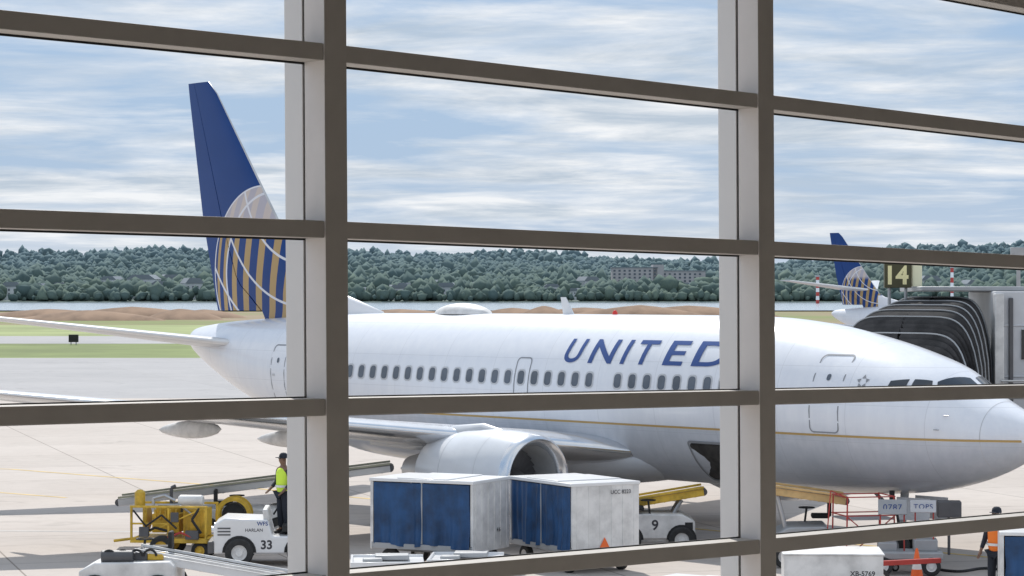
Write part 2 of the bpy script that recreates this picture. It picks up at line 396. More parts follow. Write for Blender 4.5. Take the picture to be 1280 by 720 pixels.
for sg in(-1,1):
    b=MB();rings=[]
    for r in(1.2,1.9,3,4,4.8,5.7,8,11,14,16.6,17.15):
        le,te=wle(r),wte(r)
        if r>17: le+=.5
        th=.13-.03*min(1,r/10)
        def pos(s,h,r=r,le=le,te=te): return (-s,sg*r,wz(r)+h-.035*(s-le)*(.6))
        rings.append(foil(le,te,th,pos,n=18))
    nn=len(rings[0]); b.loft(rings,0,mf=lambda j,i:1 if (i<6 or i>=nn-6) else 0)
    w=b.build('wing',[M['wing'],M['silver']],A,ang=50)
    for r in(6.2,8.7,12.3):
        b=MB();rg=[]
        s0=wte(r)-1.9;s1=wte(r)+.75
        for t in np.linspace(0,1,14):
            k=max(.03,math.sin(math.pi*t**.85)**.6); s=s0+(s1-s0)*t
            rg.append([(-s,sg*(r)+.17*k*math.cos(a),wz(r)-.33+.22*k*math.sin(a)-.12*t) for a in np.linspace(0,2*math.pi,12,endpoint=False)])
        b.loft(rg); b.build('flap_track_fairing',M['whitedirty'],w)
    b=MB(); b.tube((-wle(17)-.1,sg*17.1,wz(17)),(-wle(17)-.5,sg*17.2,wz(17)),.06,.05,8); b.build('tip_light',M['silver'],w)
    E=MB(); cx,cy,czz=-10.55,sg*4.83,1.68
    prof=[(-.95,.68),(-.5,.73),(-.22,.77),(-.08,.83),(-.01,.89),(.02,.93),(0,.96),(-.08,1.01),(-.25,1.045),(-.8,1.09),(-1.5,1.10),(-2.3,1.04),(-3.0,.92),(-3.45,.80),(-3.45,.74),(-3.0,.72)]
    def emf(j,i): return 2 if j<2 else (1 if j<8 else 0)
    E.lathe([(a,r) for a,r in prof],(cx,cy,czz),'x',48,mf=emf)
    e=E.build('engine_nacelle',[M['nacelle'],M['silver'],M['grey']],A,ang=50)
    for q_ in(-1.05,-2.35):
        rr_=float(np.interp(-q_,[.8,1.5,2.3,3.0],[1.09,1.10,1.04,.92]))+.003
        b=MB(); b.lathe([(q_,rr_),(q_-.015,rr_)],(cx,cy,czz),'x',48); b.build('cowl_seam',M['softseam'],e,recalc=False)
    b=MB(); b.lathe([(-3.0,.5),(-3.45,.52),(-4.1,.42),(-4.5,.33),(-4.5,.25),(-4.2,.22),(-4.9,.03)],(cx,cy,czz),'x',32); b.build('exhaust_core',M['steel'],e)
    b=MB(); b.lathe([(-.42,.001),(-.46,.06),(-.6,.14),(-.85,.22),(-.95,.24)],(cx,cy,czz),'x',24); b.build('spinner',M['darkgrey'],e)
    b=MB()
    for i in range(24):
        a=2*math.pi*i/24; Q=Matrix.Rotation(a,3,'X'); pp=[]
        for r,tw,ch in((.2,25,.16),(.45,45,.19),(.68,62,.2)):
            for sgn in(-1,1): pp.append(Q@Vector((-.86+sgn*ch/2*math.cos(R(tw)),sgn*ch/2*math.sin(R(tw)),r)))
        b.add([Vector((cx,cy,czz))+p for p in pp],[(0,1,3,2),(2,3,5,4)])
    b.build('fan_blades',M['darkgrey'],e,recalc=False)
    b=MB(); b.lathe([(-1.0,.001),(-1.0,.72)],(cx,cy,czz),'x',24); b.build('fan_backing',M['black'],e,recalc=False)
    b=MB(); rg=[]
    for s,w_,z0,z1 in((11.6,.05,2.60,2.74),(12.4,.17,2.5,2.90),(13.4,.19,2.25,2.82),(15.0,.17,2.15,2.5),(16.6,.05,2.2,2.35)):
        rg.append([(-s,cy+w_*math.cos(a),(z0+z1)/2+(z1-z0)/2*math.sin(a)) for a in np.linspace(0,2*math.pi,12,endpoint=False)])
    b.loft(rg); b.build('engine_pylon',M['wing'],e)
    b=MB(); b.tube((-16.4,sg*2.86,.55),(-16.3,sg*2.86,2.3),.11,.13,12); b.tube((-16.4,sg*2.4,.55),(-16.4,sg*3.3,.55),.08); b.bar((-16.4,sg*2.86,1.0),(-16.3,sg*1.5,1.9),.08,.08)
    g=b.build('main_gear',M['grey'],A)
    for dy in(-.35,.35): wheel(g,-16.4,sg*2.86+dy,.56,.56,.38,'grey')
b=MB();rg=[]
for t in np.linspace(0,1,26):
    s=9.6+10.4*t; k=max(.02,math.sin(math.pi*t)**.45)
    rg.append([(-s,2.08*k*np.sign(math.cos(a))*abs(math.cos(a))**.75,1.95+ (.45*k if math.sin(a)>0 else .82*k)*math.sin(a)) for a in np.linspace(0,2*math.pi,28,endpoint=False)])
b.loft(rg); b.build('wing_body_fairing',M['wing'],A,ang=60)
b=MB(); b.tube((-3.9,0,.35),(-3.75,0,1.9),.08,.1,12); b.tube((-3.9,-.3,.34),(-3.9,.3,.34),.05); b.bar((-3.85,0,.9),(-4.8,0,1.6),.06,.06)
g=b.build('nose_gear',M['grey'],A)
for dy in(-.2,.2): wheel(g,-3.9,dy,.34,.34,.2,'grey')
for y_ in(-.33,.33): one('gear_door','white',A,lambda b:b.box(-3.3,y_,1.2,.9,.02,.5),.005)
for s,z in((1.75,3.35),(1.9,3.05)):
    b=MB(); p=spz(s,z); b.tube(p,p+Vector((0,-.10,0)),.012); b.tube(p+Vector((0,-.10,0)),p+Vector((.14,-.10,0)),.012); b.build('pitot_probe',M['steel'],A)

def copytree(src,loc,rz,scale,label,group=None,skip=()):
    cp=src.copy(); COL.objects.link(cp); cp.location=loc; cp.rotation_euler=(0,0,rz); cp.scale=(scale,)*3; cp['label']=label
    if group: cp['group']=group
    def rec(a,bp):
        for ch in list(a.children):
            if any(ch.name.startswith(k) for k in skip): continue
            q=ch.copy(); COL.objects.link(q); q.parent=bp; rec(ch,q)
    rec(src,cp); return cp
def wp(px,Y): return (px-640)*Y/3022
Y2=215; sc2=.92; an2=-R(44)
A2=copytree(A,(wp(1037,Y2)+31.4*sc2*math.cos(an2),Y2+31.4*sc2*math.sin(an2),0),an2,sc2,'distant jet tail with blue globe fin behind the boarding bridge',skip=('lettering','window','pitot','alliance','cargo','cockpit','windshield','gold','radome','antenna','beacon','blade'))
for ch in A2.children:
    if ch.name.startswith('stabilizer'): ch.location=(.9,0,2.45)

# ------------------------------------------------------------------ ground
def sheet(name,x0,x1,y0,y1,z,m,kind='structure'):
    b=MB(); b.add([(x0,y0,z),(x1,y0,z),(x1,y1,z),(x0,y1,z)],[(0,1,2,3)])
    o=b.build(name,m,None,smooth=False); o['kind']=kind; return o
mg=mat('grass_ground',(.12,.15,.05),.95); x=NX(mg); tc=x.N.new('ShaderNodeTexCoord').outputs['Object']
big=x.step(x.noise(tc,.006,4,.6),.42,.58); med=x.noise(tc,.05,6,.7)
g=x.mix(med,(.12,.15,.045),(.26,.29,.10)); d=x.mix(x.noise(tc,.08,6,.7),(.20,.13,.085),(.40,.28,.20))
x.L.new(x.mix(big,g,d),x.N['Principled BSDF'].inputs['Base Color'])
sheet('ground',-6000,6000,-1500,9000,-.10,mg)
mgr=mat('mown_grass',(.17,.21,.07),.95,var=.3,vs=.05)
mgr2=mat('pale_grass',(.27,.31,.13),.95,var=.25,vs=.03)
def concrete(name,c0,c1,joint,scale):
    m=mat(name,c0,.85,spec=.25); x=NX(m); tc=x.N.new('ShaderNodeTexCoord').outputs['Object']
    n1=x.noise(tc,.12,8,.65); n2=x.noise(tc,1.7,6,.7); n3=x.noise(tc,.35,4,.5,1.5)
    c=x.mix(x.step(n1,.3,.7),c0,c1); c=x.mix(x.op('MULTIPLY',x.step(n2,.45,.8),.25),c,tuple(q*.6 for q in c0))
    c=x.mix(x.op('MULTIPLY',x.step(n3,.60,.74),.4),c,tuple(q*.5 for q in c0))
    mp2=x.N.new('ShaderNodeMapping'); mp2.inputs['Rotation'].default_value=(0,0,R(-35)); mp2.inputs['Scale'].default_value=(.03,1.1,1); x.L.new(tc,mp2.inputs[0])
    c=x.mix(x.op('MULTIPLY',x.step(x.noise(mp2.outputs[0],1.4,5,.6,.4),.58,.72),.30),c,tuple(q*.5 for q in c0))
    br=x.N.new('ShaderNodeTexBrick'); br.offset=0; br.inputs['Scale'].default_value=1; br.inputs['Mortar Size'].default_value=joint
    br.inputs['Brick Width'].default_value=scale; br.inputs['Row Height'].default_value=scale
    br.inputs['Color1'].default_value=(1,1,1,1); br.inputs['Color2'].default_value=(.93,.93,.93,1); br.inputs['Mortar'].default_value=(.5,.48,.46,1)
    mp=x.N.new('ShaderNodeMapping'); mp.inputs['Rotation'].default_value=(0,0,R(-18)); x.L.new(tc,mp.inputs[0]); x.L.new(mp.outputs[0],br.inputs['Vector'])
    mm=x.N.new('ShaderNodeMix'); mm.data_type='RGBA'; mm.blend_type='MULTIPLY'; mm.inputs[0].default_value=1
    x.L.new(c,mm.inputs[6]); x.L.new(br.outputs['Color'],mm.inputs[7]); x.L.new(mm.outputs[2],x.N['Principled BSDF'].inputs['Base Color'])
    bp=x.N.new('ShaderNodeBump'); bp.inputs['Strength'].default_value=.15; bp.inputs['Distance'].default_value=.01
    x.L.new(x.noise(tc,30,3),bp.inputs['Height']); x.L.new(bp.outputs[0],x.N['Principled BSDF'].inputs['Normal'])
    return m
mc=concrete('apron_concrete',(.49,.435,.39),(.555,.50,.455),.022,6.)
ma=concrete('taxiway_asphalt',(.36,.355,.36),(.42,.41,.41),.01,15.)
sheet('apron',-260,320,-40,138,0,mc)
sheet('taxiway',-260,320,138,226,-.004,ma)
sheet('grass_verge',-600,-2,226.5,292,-.02,mgr)
sheet('taxiway_strip',-900,900,292,345,-.015,ma)
sheet('grass_field',-900,900,345,470,-.03,mgr2)
sheet('grass_field_far',120,900,470,800,-.03,mgr)
mw=mat('river_water',(.50,.57,.64),.12,var=.05)
mwx=NX(mw); tcw=mwx.N.new('ShaderNodeTexCoord').outputs['Object']; bp=mwx.N.new('ShaderNodeBump'); bp.inputs['Strength'].default_value=.4; bp.inputs['Distance'].default_value=.3
mwx.L.new(mwx.noise(tcw,.4,3),bp.inputs['Height']); mwx.L.new(bp.outputs[0],mwx.N['Principled BSDF'].inputs['Normal'])
sheet('river_water',-6000,6000,850,1700,.3,mw)
my=mat('yellow_marking',(.66,.47,.16),.8,var=.15,dirt=.2,vs=1); mwm=mat('white_marking',(.65,.65,.63),.8,var=.1,dirt=.2,vs=1)
def strip(pts,w,m,name='painted_line'):
    b=MB(); L=[];Rr=[]
    for i,p in enumerate(pts):
        a=Vector(pts[max(0,i-1)]);c_=Vector(pts[min(len(pts)-1,i+1)]);d=(c_-a).normalized();n=Vector((-d.y,d.x))*w/2
        L.append((p[0]+n.x,p[1]+n.y,.005));Rr.append((p[0]-n.x,p[1]-n.y,.005))
    b.loft([L,Rr],0,False); o=b.build(name,m,None,smooth=False); o['kind']='structure'
strip([(-30,86),(-17,82),(-8,74),(2,64),(14,51),(22,40)],.18,my)
strip([(-60,100),(-20,76),(-13,70.5)],.15,my)
strip([(-25,60),(-13,60.6),(-6,60.2)],.12,mwm)

# ------------------------------------------------------------------ far bank, hills and woodland
px=[-1500,-400,0,250,450,600,800,930,1020,1120,1280,1700,2600]; ph=[40,50,47,51,52,48,39,33,41,56,57,48,40]
def hill(X,Y):
    p=640+3022*X/Y; hh=np.interp(p,px,ph); t=min(max((Y-1720)/1450,0),1)
    return 1.0+hh*(t**1.25)+ (3.5*math.sin(X/95+Y/160)+2*math.sin(X/37+1))*t
b=MB();rows=[]
for Y in np.linspace(1700,3700,30):
    rows.append([(X,Y,hill(X,Y) if Y<3250 else hill(X,3250)-(Y-3250)*.02) for X in np.linspace(-2200,2200,120)])
rows.insert(0,[(p[0],1698,-.5) for p in rows[0]])
b.loft(rows,0,False); o=b.build('hills',mat('far_bank_undergrowth',(.11,.145,.13),.95,var=.3,vs=.02),None); o['kind']='structure'
spots=[(14,1790),(52,1830),(120,1880),(165,1800),(205,1850),(240,1800),(452,1810),(480,1880),(508,1820),(560,1790),(600,1860),(690,1830),(735,1920),(905,1880),(1005,1950),(1160,1900),(1215,1850),(140,2000),(215,2060),(540,2030),(860,2000),(470,1960),(75,1900),(180,1930),(495,1790),(718,1790)]
bm=bmesh.new(); bmesh.ops.create_icosphere(bm,subdivisions=1,radius=1); bm.verts.ensure_lookup_table()
iv=np.array([v_.co[:] for v_ in bm.verts]); itf=np.array([[q.index for q in f.verts] for f in bm.faces]); bm.free()
NT=24000; V=[];F=[];k=0
rng=np.random.default_rng(3)
while k<NT:
    Y=1722+1500*rng.random(); X=rng.uniform(-1,1)*Y*.245
    shore=rng.random()<.12
    if shore: Y=rng.uniform(1706,1770)
    pxx=640+3022*X/Y
    if any(abs(pxx-sp0)<10 and sy-75<Y<sy+6 for sp0,sy in spots): continue
    if 755<pxx<890 and 1950<Y<2262: continue
    z=hill(X,Y); rad=rng.uniform(1.8,5.6)*(1 if rng.random()<.9 else 1.35)*(.75 if shore else 1); hg=rng.uniform(.8,1.4)
    jit=1+rng.uniform(-.34,.34,(len(iv),1))
    vv_=iv*jit*np.array([rad,rad,rad*hg])+np.array([X,Y,z+rad*hg*.7+rng.uniform(0,2 if shore else 5)])
    V.append(vv_);F.append(itf+k*len(iv));k+=1
V=np.concatenate(V);F=np.concatenate(F)
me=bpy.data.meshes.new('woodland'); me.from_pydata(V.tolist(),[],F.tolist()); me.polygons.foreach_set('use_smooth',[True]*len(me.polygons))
mtw=mat('far_woodland_foliage',(.06,.09,.06),.95,spec=.1); x=NX(mtw)
geo=x.N.new('ShaderNodeNewGeometry'); tc=x.N.new('ShaderNodeTexCoord').outputs['Object']
c=x.mix(geo.outputs['Random Per Island'],(.085,.125,.105),(.16,.205,.14))
c=x.mix(x.op('MULTIPLY',x.step(x.noise(tc,.35,5,.75),.35,.65),.5),c,(.065,.10,.095))
c=x.mix(x.op('MULTIPLY',x.step(x.noise(tc,.012,3),.45,.62),.4),c,(.07,.11,.11))
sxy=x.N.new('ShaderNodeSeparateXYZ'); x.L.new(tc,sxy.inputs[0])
c=x.mix(x.op('ADD',.12,x.op('MULTIPLY',x.step(sxy.outputs[1],1750.,3100.),.45)),c,(.16,.235,.29))  # bluish tint growing with distance: aerial haze mixed into the foliage colour
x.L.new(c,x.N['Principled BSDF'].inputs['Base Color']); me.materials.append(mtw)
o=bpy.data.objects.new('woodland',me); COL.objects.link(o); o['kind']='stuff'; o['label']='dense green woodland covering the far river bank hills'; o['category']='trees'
def house_master(w,d,h,rh):
    t=T('house','pale terraced house among trees on the far river bank','house',(0,0,0),0,'houses along the far river bank')
    b=MB(); b.box(0,0,h/2-1.5,w,d,h+3); b.build('wall',M['housewall'],t,smooth=False)
    b=MB(); b.prism([(-w/2-.5,h),(w/2+.5,h),(w/2-3,h+rh),(-w/2+3,h+rh)],-d/2-.5,d/2+.5); b.build('roof',M['houseroof'],t,smooth=False)
    b=MB()
    for i in range(int(w/4)):
        for j in range(int(h/3.2)): b.box(-w/2+2+4*i,-d/2-.03,1.8+3.2*j,1.3,.1,1.6)
    b.build('window',M['winglass'],t,smooth=False)['kind']='stuff'
    return t
hm=house_master(15,11,7.5,3.2); first=True
for p,Y in spots:
    X=wp(p,Y); z=hill(X,Y)+random.uniform(1.0,4.5)
    s_=random.uniform(.55,1.25)
    if first: t=hm; t.location=(X,Y,z); first=False
    else: t=copytree(hm,(X,Y,z),0,s_,hm['label']); t.scale=(s_*random.uniform(.7,1.5),s_,s_)
    t.rotation_euler[2]=random.uniform(-.6,.6)
Yb=2250; t=T('apartment_building','large brick apartment block on the wooded hillside','building',(wp(822,Yb),Yb,16.5),.05)
b=MB(); b.box(-22,0,7,42,16,14); b.box(22,2,5.5,44,16,11); b.box(0,1,8.5,10,18,17); b.build('wall',M['brick'],t,smooth=False)
b=MB(); b.box(-22,0,14.4,43,17,.8); b.box(22,2,11.4,45,17,.8); b.build('roof',M['houseroof'],t,smooth=False)
b=MB()
for i in range(18):
    for j in range(4 if i<9 else 3): b.box(-41+4.7*i,-8.05 if i<9 else -6.05,1.8+3.2*j,2.0,.2,1.7)
b.build('window',M['winglass'],t,smooth=False)['kind']='stuff'
for p,y0,Yt in((1022,345,1500),(1190,334,1600)):
    X=wp(p,Yt); ht=5.93+(368-y0)*Yt/3022
    t=T('radio_mast','tall red and white banded mast beside the river','mast',(X,Yt,0),0,'banded masts by the river')
    b=MB(); n=7
    for i in range(n): b.tube((0,0,ht*i/n),(0,0,ht*(i+1)/n),1.1,1.0,8,i%2)
    b.build('mast_pole',[M['red'],M['white']],t); b=MB(); b.box(0,0,ht,2.6,2.6,1.0); b.build('platform',M['grey'],t)
md=M['dirt']
for p,Y,w_,h_ in((110,560,34,2.4),(165,600,44,3.0),(225,580,18,2.6),(60,640,40,2.2),(255,620,20,2.2),(640,640,22,2.5),(680,600,14,3.2),(730,640,40,2.6),(800,600,40,3.4),(860,620,44,3.2),(905,640,30,2.6),(500,700,40,1.8)):
    b=MB();rg=[];X=wp(p,Y); ph_=random.uniform(0,6)
    for i in range(9):
        q=i/8; rg.append([((w_/2*(1-q)**.8+.4)*math.cos(a)*(1+.12*math.sin(3*a+ph_)),(8*(1-q)**.8+.3)*math.sin(a),h_*(q**.8)*(1+.22*math.sin(2*a+ph_)*(1-q))-.12) for a in np.linspace(0,2*math.pi,24,endpoint=False)])
    b.loft(rg,0,True,False,True); o=b.build('dirt_mound',md,None,loc=(X,Y,0)); o['label']='heap of brown soil beside the river'; o['category']='dirt mound'; o['group']='heaps of soil by the river'
t=T('airfield_sign','small black box sign standing on the grass','sign',(wp(92,285),285,0),0)
b=MB(); b.box(0,0,.75,1.1,.5,.9); b.build('sign_box',M['black'],t,bevel=.03)
for q in(-.3,.3): one('leg','grey',t,lambda b:b.tube((q,0,-.02),(q,0,.4),.06))

# ------------------------------------------------------------------ jet bridge
u3=Vector((CU,-SU,0)); ab=Vector((SU,CU,0))
J=T('jet_bridge','grey passenger boarding bridge with black folding canopy at aircraft door','jet bridge',(0,0,0))
base=Vector((PN[0],PN[1],0))
def jp(s,out,z): p=base-u3*s+ab*(1.75+out); return Vector((p.x,p.y,z))
def hoop(s0,s1,out,ztop,k,zb=2.9):
    ring=[]
    for a in np.linspace(0,1,41):
        s=s0+(s1-s0)*a; e=abs(2*a-1)
        arch=(1-e**6) if 0<a<1 else 0
        z=zb+(ztop+k-zb)*arch**.5
        ring.append(jp(s+(k if a<.5 else -k),out,z))
    return ring
b=MB();rg=[]
NF=26
for i in range(NF,0,-1):
    p=i/NF; k=0 if i%2==0 else -.10
    rg.append(hoop(6.9-.5*p,2.75+.15*p,-.35-.9*math.sin(p*1.3),5.34-1.75*p**1.2,k))
NH=18
for i in range(NH*2+1):
    q=i/(NH*2); rg.append(hoop(7.0+.9*q,2.75+1.75*q,-.35+2.9*q,5.34+.54*q**.7,(0 if i%2==0 else -.09)))
b.loft(rg,0,False)
last=rg[-1]; b.add(last,[tuple(range(len(last)))]); b.add(rg[0],[tuple(range(len(rg[0])))])
b.build('bellows_canopy',M['bellows'],J,ang=15,recalc=False)
for i in range(4,len(rg),8):
    b=MB(); b.pipe([p+Vector((0,0,.01)) for p in rg[i]],.018,6); b.build('canopy_hoop',M['grey'],J)
b=MB(); b.box(12.95,58.5,4.6,3.2,3.3,2.8); b.box(13.0,58.5,5.2,3.26,3.36,.06); b.box(13.0,58.5,4.0,3.26,3.36,.06); b.build('cab',M['bridge'],J,bevel=.03)
b=MB(); b.box(12.3,58.9,6.06,5.2,3.2,.12); b.build('cab_roof',M['grey'],J,bevel=.03)
one('cab_frame','whitedirty',J,lambda b:b.box(11.42,56.75,4.35,.22,.22,3.2),.02)
one('cab_frame','darkgrey',J,lambda b:b.box(11.72,56.80,4.3,.10,.10,3.1),.02)
one('cab_window','glass',J,lambda b:b.box(12.35,56.83,4.75,.75,.04,.7))
one('cab_skirt','bellows',J,lambda b:b.box(12.6,58.4,2.6,3.4,3.0,1.2),.02)
b=MB(); b.bar((14.4,58.6,4.6),(42,61,4.9),2.9,2.7); b.build('tunnel',M['bridge'],J,bevel=.05)
b=MB(); b.tube((16,58.9,0),(16,58.9,3.4),.28,.28,16); b.build('support_column',M['grey'],J)
for z in(3.5,3.9):
    b=MB(); b.pipe([(11.45,56.6,z),(13.2,56.6,z)],.03); b.build('handrail',M['steel'],J)
sxp=wp(1122,58.6)
b=MB(); b.box(sxp,58.6,6.40,.66,.16,.62); sg_=b.build('gate_sign',M['olive'],J,bevel=.01)
lettering('14',.46,(sxp,58.515,6.40),(1,0,0),(0,0,1),M['signyel'],sg_,.03,.50)
b=MB(); b.box(sxp+.47,58.64,6.42,.24,.12,.60); b.build('sign_end_panel',M['signpanel'],J,bevel=.01)
for q in(-.2,.2): one('sign_post','grey',J,lambda b:b.tube((sxp+q,58.62,5.6),(sxp+q,58.62,6.1),.04))
t=T('light_mast','grey floodlight mast beyond the boarding bridge','light mast',(wp(1273,140),140,0),0)
b=MB(); b.tube((0,0,0),(0,0,8.2),.16,.11,10); b.build('pole',M['grey'],t); b=MB(); b.box(0,0,8.4,.9,.3,.5); b.build('lamp_head',M['grey'],t,bevel=.03)

# ------------------------------------------------------------------ baggage carts
def curtain(parent,x0,x1,y,z0,z1,name='curtain'):
    b=MB();n=90;a=[];c=[];mid=[];m2=[]
    for i in range(n+1):
        xx=x0+(x1-x0)*i/n; w1=.026*math.sin(xx*11+math.sin(xx*3)*2)+.013*math.sin(xx*29+1)
        a.append((xx,y+w1*1.6,z0+.03*math.sin(xx*5))); mid.append((xx+.02,y+w1+.02*math.sin(xx*2),z0+(z1-z0)*.35)); m2.append((xx,y+w1*.8-.01*math.sin(xx*4),z0+(z1-z0)*.7)); c.append((xx,y+w1*.3,z1))
    b.loft([a,mid,m2,c],0,False); return b.build(name,M['blue'],parent,ang=80,recalc=False)
def cart(loc,rz,L=2.65,W=1.78,Ht=1.76,label=''):
    t=T('baggage_cart',label,'baggage cart',loc,rz,'covered baggage carts on the apron')
    b=MB(); b.box(0,0,.50,L,W,.12); b.box(0,0,.38,L*.9,.3,.12); b.build('chassis',M['grey'],t,bevel=.01)
    for xx in(-L/2+.03,0,L/2-.03):
        for yy in(-W/2+.03,W/2-.03): one('frame_post','grey' if xx==0 else 'whitedirty',t,lambda b:b.box(xx,yy,(Ht+.56)/2,.045,.055,Ht-.56-.02),.005)
    b=MB(); b.box(0,0,Ht-.035,L+.06,W+.06,.07); b.box(0,0,Ht+.012,L*.5,W*.96,.02); b.build('roof',M['white'],t,bevel=.012)
    for sx_ in(-1,1):
        b=MB(); b.box(sx_*(L/2-.0),0,(Ht-.07+.42)/2,.035,W,Ht-.07-.42)
        for q in np.linspace(-W/2+.12,W/2-.12,6): b.box(sx_*(L/2+.022),q,(Ht+.4)/2,.012,.03,Ht-.55)
        b.build('end_panel',M['whitedirty'],t,bevel=.004)
    for sy in(-1,1): curtain(t,-L/2+.07,L/2-.07,sy*(W/2-.0),.52,Ht-.09)
    for xx in(-L*.34,L*.34):
        for yy in(-W/2+.18,W/2-.18): wheel(t,xx,yy,.22,.22,.14)
    b=MB(); b.pipe([(L/2,0,.38),(L/2+.7,0,.3)],.03); b.lathe([(-.03,.04),(.03,.04),(.03,.09),(-.03,.09),(-.03,.04)],(L/2+.76,0,.3),'z',14); b.build('tow_bar',M['darkgrey'],t)
    return t,L,W,Ht
KF=52.6/56
t,L,W,Ht=cart((-1.67*KF,52.6,0),-R(27),2.65*KF,1.78*KF,1.96,label='baggage cart with blue curtain sides and white end panel')
lettering('4 6',.10,(L/2+.04,.3,.85),(0,1,0),(0,0,1),M['ink'],t)
t,L,W,Ht=cart((1.42*KF,52.6,0),-R(60),2.8*KF,1.78*KF,1.93,label='baggage cart with blue curtain, white end and orange warning triangle')
lettering('UCC 8223',.085,(L/2+.04,.36,1.72),(0,1,0),(0,0,1),M['ink'],t,.01,.50)
b=MB(); b.add([(L/2+.045,-.20,.50),(L/2+.045,.10,.50),(L/2+.045,-.05,.77)],[(0,1,2)]); b.build('warning_triangle',M['cone'],t,smooth=False,recalc=False)
t,*_=cart((3.15,37.2,0),-R(35),2.4,1.6,1.48,label='baggage cart with blue curtains and white roof')
t,*_=cart((10.55,46.2,0),-R(10),2.4,1.6,1.45,label='baggage cart with blue curtains beside worker in orange vest')
for (X,Y,rz,l2) in((-2.55,49.4,.06,'flat white baggage dolly with low side rails'),(-.95,49.9,-.05,'flat white baggage dolly with low side rails')):
    t=T('baggage_dolly',l2,'dolly',(X,Y,0),rz,'flat dollies parked beside the carts')
    b=MB(); b.box(0,0,.46,1.5,1.5,.06); b.box(0,-.72,.50,1.5,.05,.08); b.box(0,.72,.50,1.5,.05,.08); b.box(-.72,0,.5,.05,1.4,.08); b.build('deck',M['white'],t,bevel=.01)
    b=MB(); b.box(0,0,.36,1.3,.25,.14); b.box(.45,0,.36,.2,1.2,.1); b.box(-.45,0,.36,.2,1.2,.1); b.build('chassis',M['grey'],t,bevel=.01)
    for xx in(-.45,.45):
        for yy in(-.55,.55): wheel(t,xx,yy,.18,.18,.12)
    b=MB(); b.pipe([(.75,0,.4),(1.2,0,.3)],.03); b.build('tow_bar',M['darkgrey'],t)
    b=MB(); b.box(.1,.1,.56,.7,.5,.10); b.box(-.3,-.3,.54,.4,.3,.07); b.build('folded_cover',M['grey'],t,bevel=.02)
# ------------------------------------------------------------------ belt loaders
def loader(loc,rz,label,L=5.,zlo=.8,zhi=1.7,body='whitedirty',boom='whitedirty',rail='yellow',num='',cl=2.6,bx=0.,engine=False,wr=.33):
    t=T('belt_loader',label,'belt loader',loc,rz,'belt loaders on the apron')
    b=MB(); b.prism([(bx-cl/2,.32),(bx+cl/2,.32),(bx+cl/2,.72),(bx+cl/2-.3,.88),(bx-cl/2+.1,.9),(bx-cl/2,.8)],-.75,.75); b.box(bx,0,.34,cl*.9,1.3,.2); ch=b.build('chassis',M[body],t,bevel=.03)
    for xx in(bx-cl*.33,bx+cl*.33):
        for yy in(-.7,.7): wheel(t,xx,yy,wr,wr,.24)
    sl=(zhi-zlo)/L
    b=MB()
    for yy in(-.36,.36): b.bar((-L/2,yy,zlo),(L/2,yy,zhi),.07,.16)
    for q in np.linspace(-L/2+.2,L/2-.2,9): b.box(q,0,zlo+(q+L/2)*sl-.05,.06,.7,.08)
    bo=b.build('boom',M[boom],t,bevel=.01)
    b=MB(); b.bar((-L/2,0,zlo+.05),(L/2,0,zhi+.05),.62,.05); b.tube((-L/2,-.31,zlo),(-L/2,.31,zlo),.09); b.tube((L/2,-.31,zhi),(L/2,.31,zhi),.09); b.build('belt',M['darkgrey'],bo)
    for yy in(-.42,.42): one('side_rail',rail,bo,lambda b:b.bar((-L/2,yy,zlo+.12),(L/2,yy,zhi+.12),.05,.05),.008)
    for yy in(-.25,.25): one('lift_cylinder','steel',t,lambda b:b.tube((bx+.3,yy,.6),(L*.28,yy,zlo+(L*.78)*sl-.1),.05,.05,8))
    b=MB(); b.box(bx-.45,-.6,1.02,.4,.35,.10); b.box(bx-.65,-.6,1.18,.08,.35,.34); b.build('seat',M['black'],t,bevel=.03)
    b=MB(); b.tube((bx-.1,-.6,.8),(bx-.15,-.6,1.2),.025); b.lathe([(-.012,.15),(.012,.15),(.012,.18),(-.012,.18),(-.012,.15)],(bx-.15,-.6,1.2),'z',16); b.build('steering_wheel',M['black'],t)
    if cl>1.7:
        one('grille','black',t,lambda b:b.box(bx+cl*.42,-.752,.60,.18,.012,.20))
    for xx in(bx-cl*.33,bx+cl*.33):
        b=MB(); b.add([(xx+(wr+.05)*math.cos(a),-.756,wr+(wr+.05)*math.sin(a)) for a in np.linspace(0,math.pi,12)],[tuple(range(12))]); b.build('wheel_arch',M['black'],t,smooth=False,recalc=False)
    if engine:
        b=MB(); b.box(bx,.2,.96,.7,.5,.16); b.lathe([(-.3,.001),(-.3,.12),(.3,.12),(.3,.001)],(bx+.2,.55,.98),'x',16); b.build('engine_block',M['darkgrey'],t,bevel=.02)
        for k_ in range(4):
            b=MB(); pts=[(bx-.4+.25*k_+.12*math.cos(a),.45+.05*k_,.98+.12*math.sin(a)) for a in np.linspace(0,math.pi,10)]; b.pipe(pts,.025,6); b.build('engine_hose',M['black'],t)
        one('cover_panel','yellow',t,lambda b:b.box(bx-.5,.3,.96,.3,.3,.12),.02)
    if num: lettering(num,.24,(bx,-.758,.64),(1,0,0),(0,0,1),M['ink'],t)
    return t
loader((3.28,56.2,0),0,'yellow and white belt loader marked 9 below the open cargo hold',2.3,.98,1.36,'whitedirty','yellow','yellow','9',1.85,.0,wr=.30)
loader((-6.1,57.5,0),R(3),'long grey belt loader marked 41 behind yellow ground machine',6.4,1.02,1.80,'whitedirty','steel','olivegrey','41',2.6,-.25)
loader((-5.55,46.2,0),R(180),'white belt loader with conveyor and exposed engine parked on apron',3.2,.42,.98,'whitedirty','white','whitedirty','',1.8,1.7,True)
loader((6.35,53.1,0),R(176),'small belt loader with tan rails beneath the aircraft nose',1.9,1.42,1.68,'grey','orange','orange','',1.2,0,wr=.25)
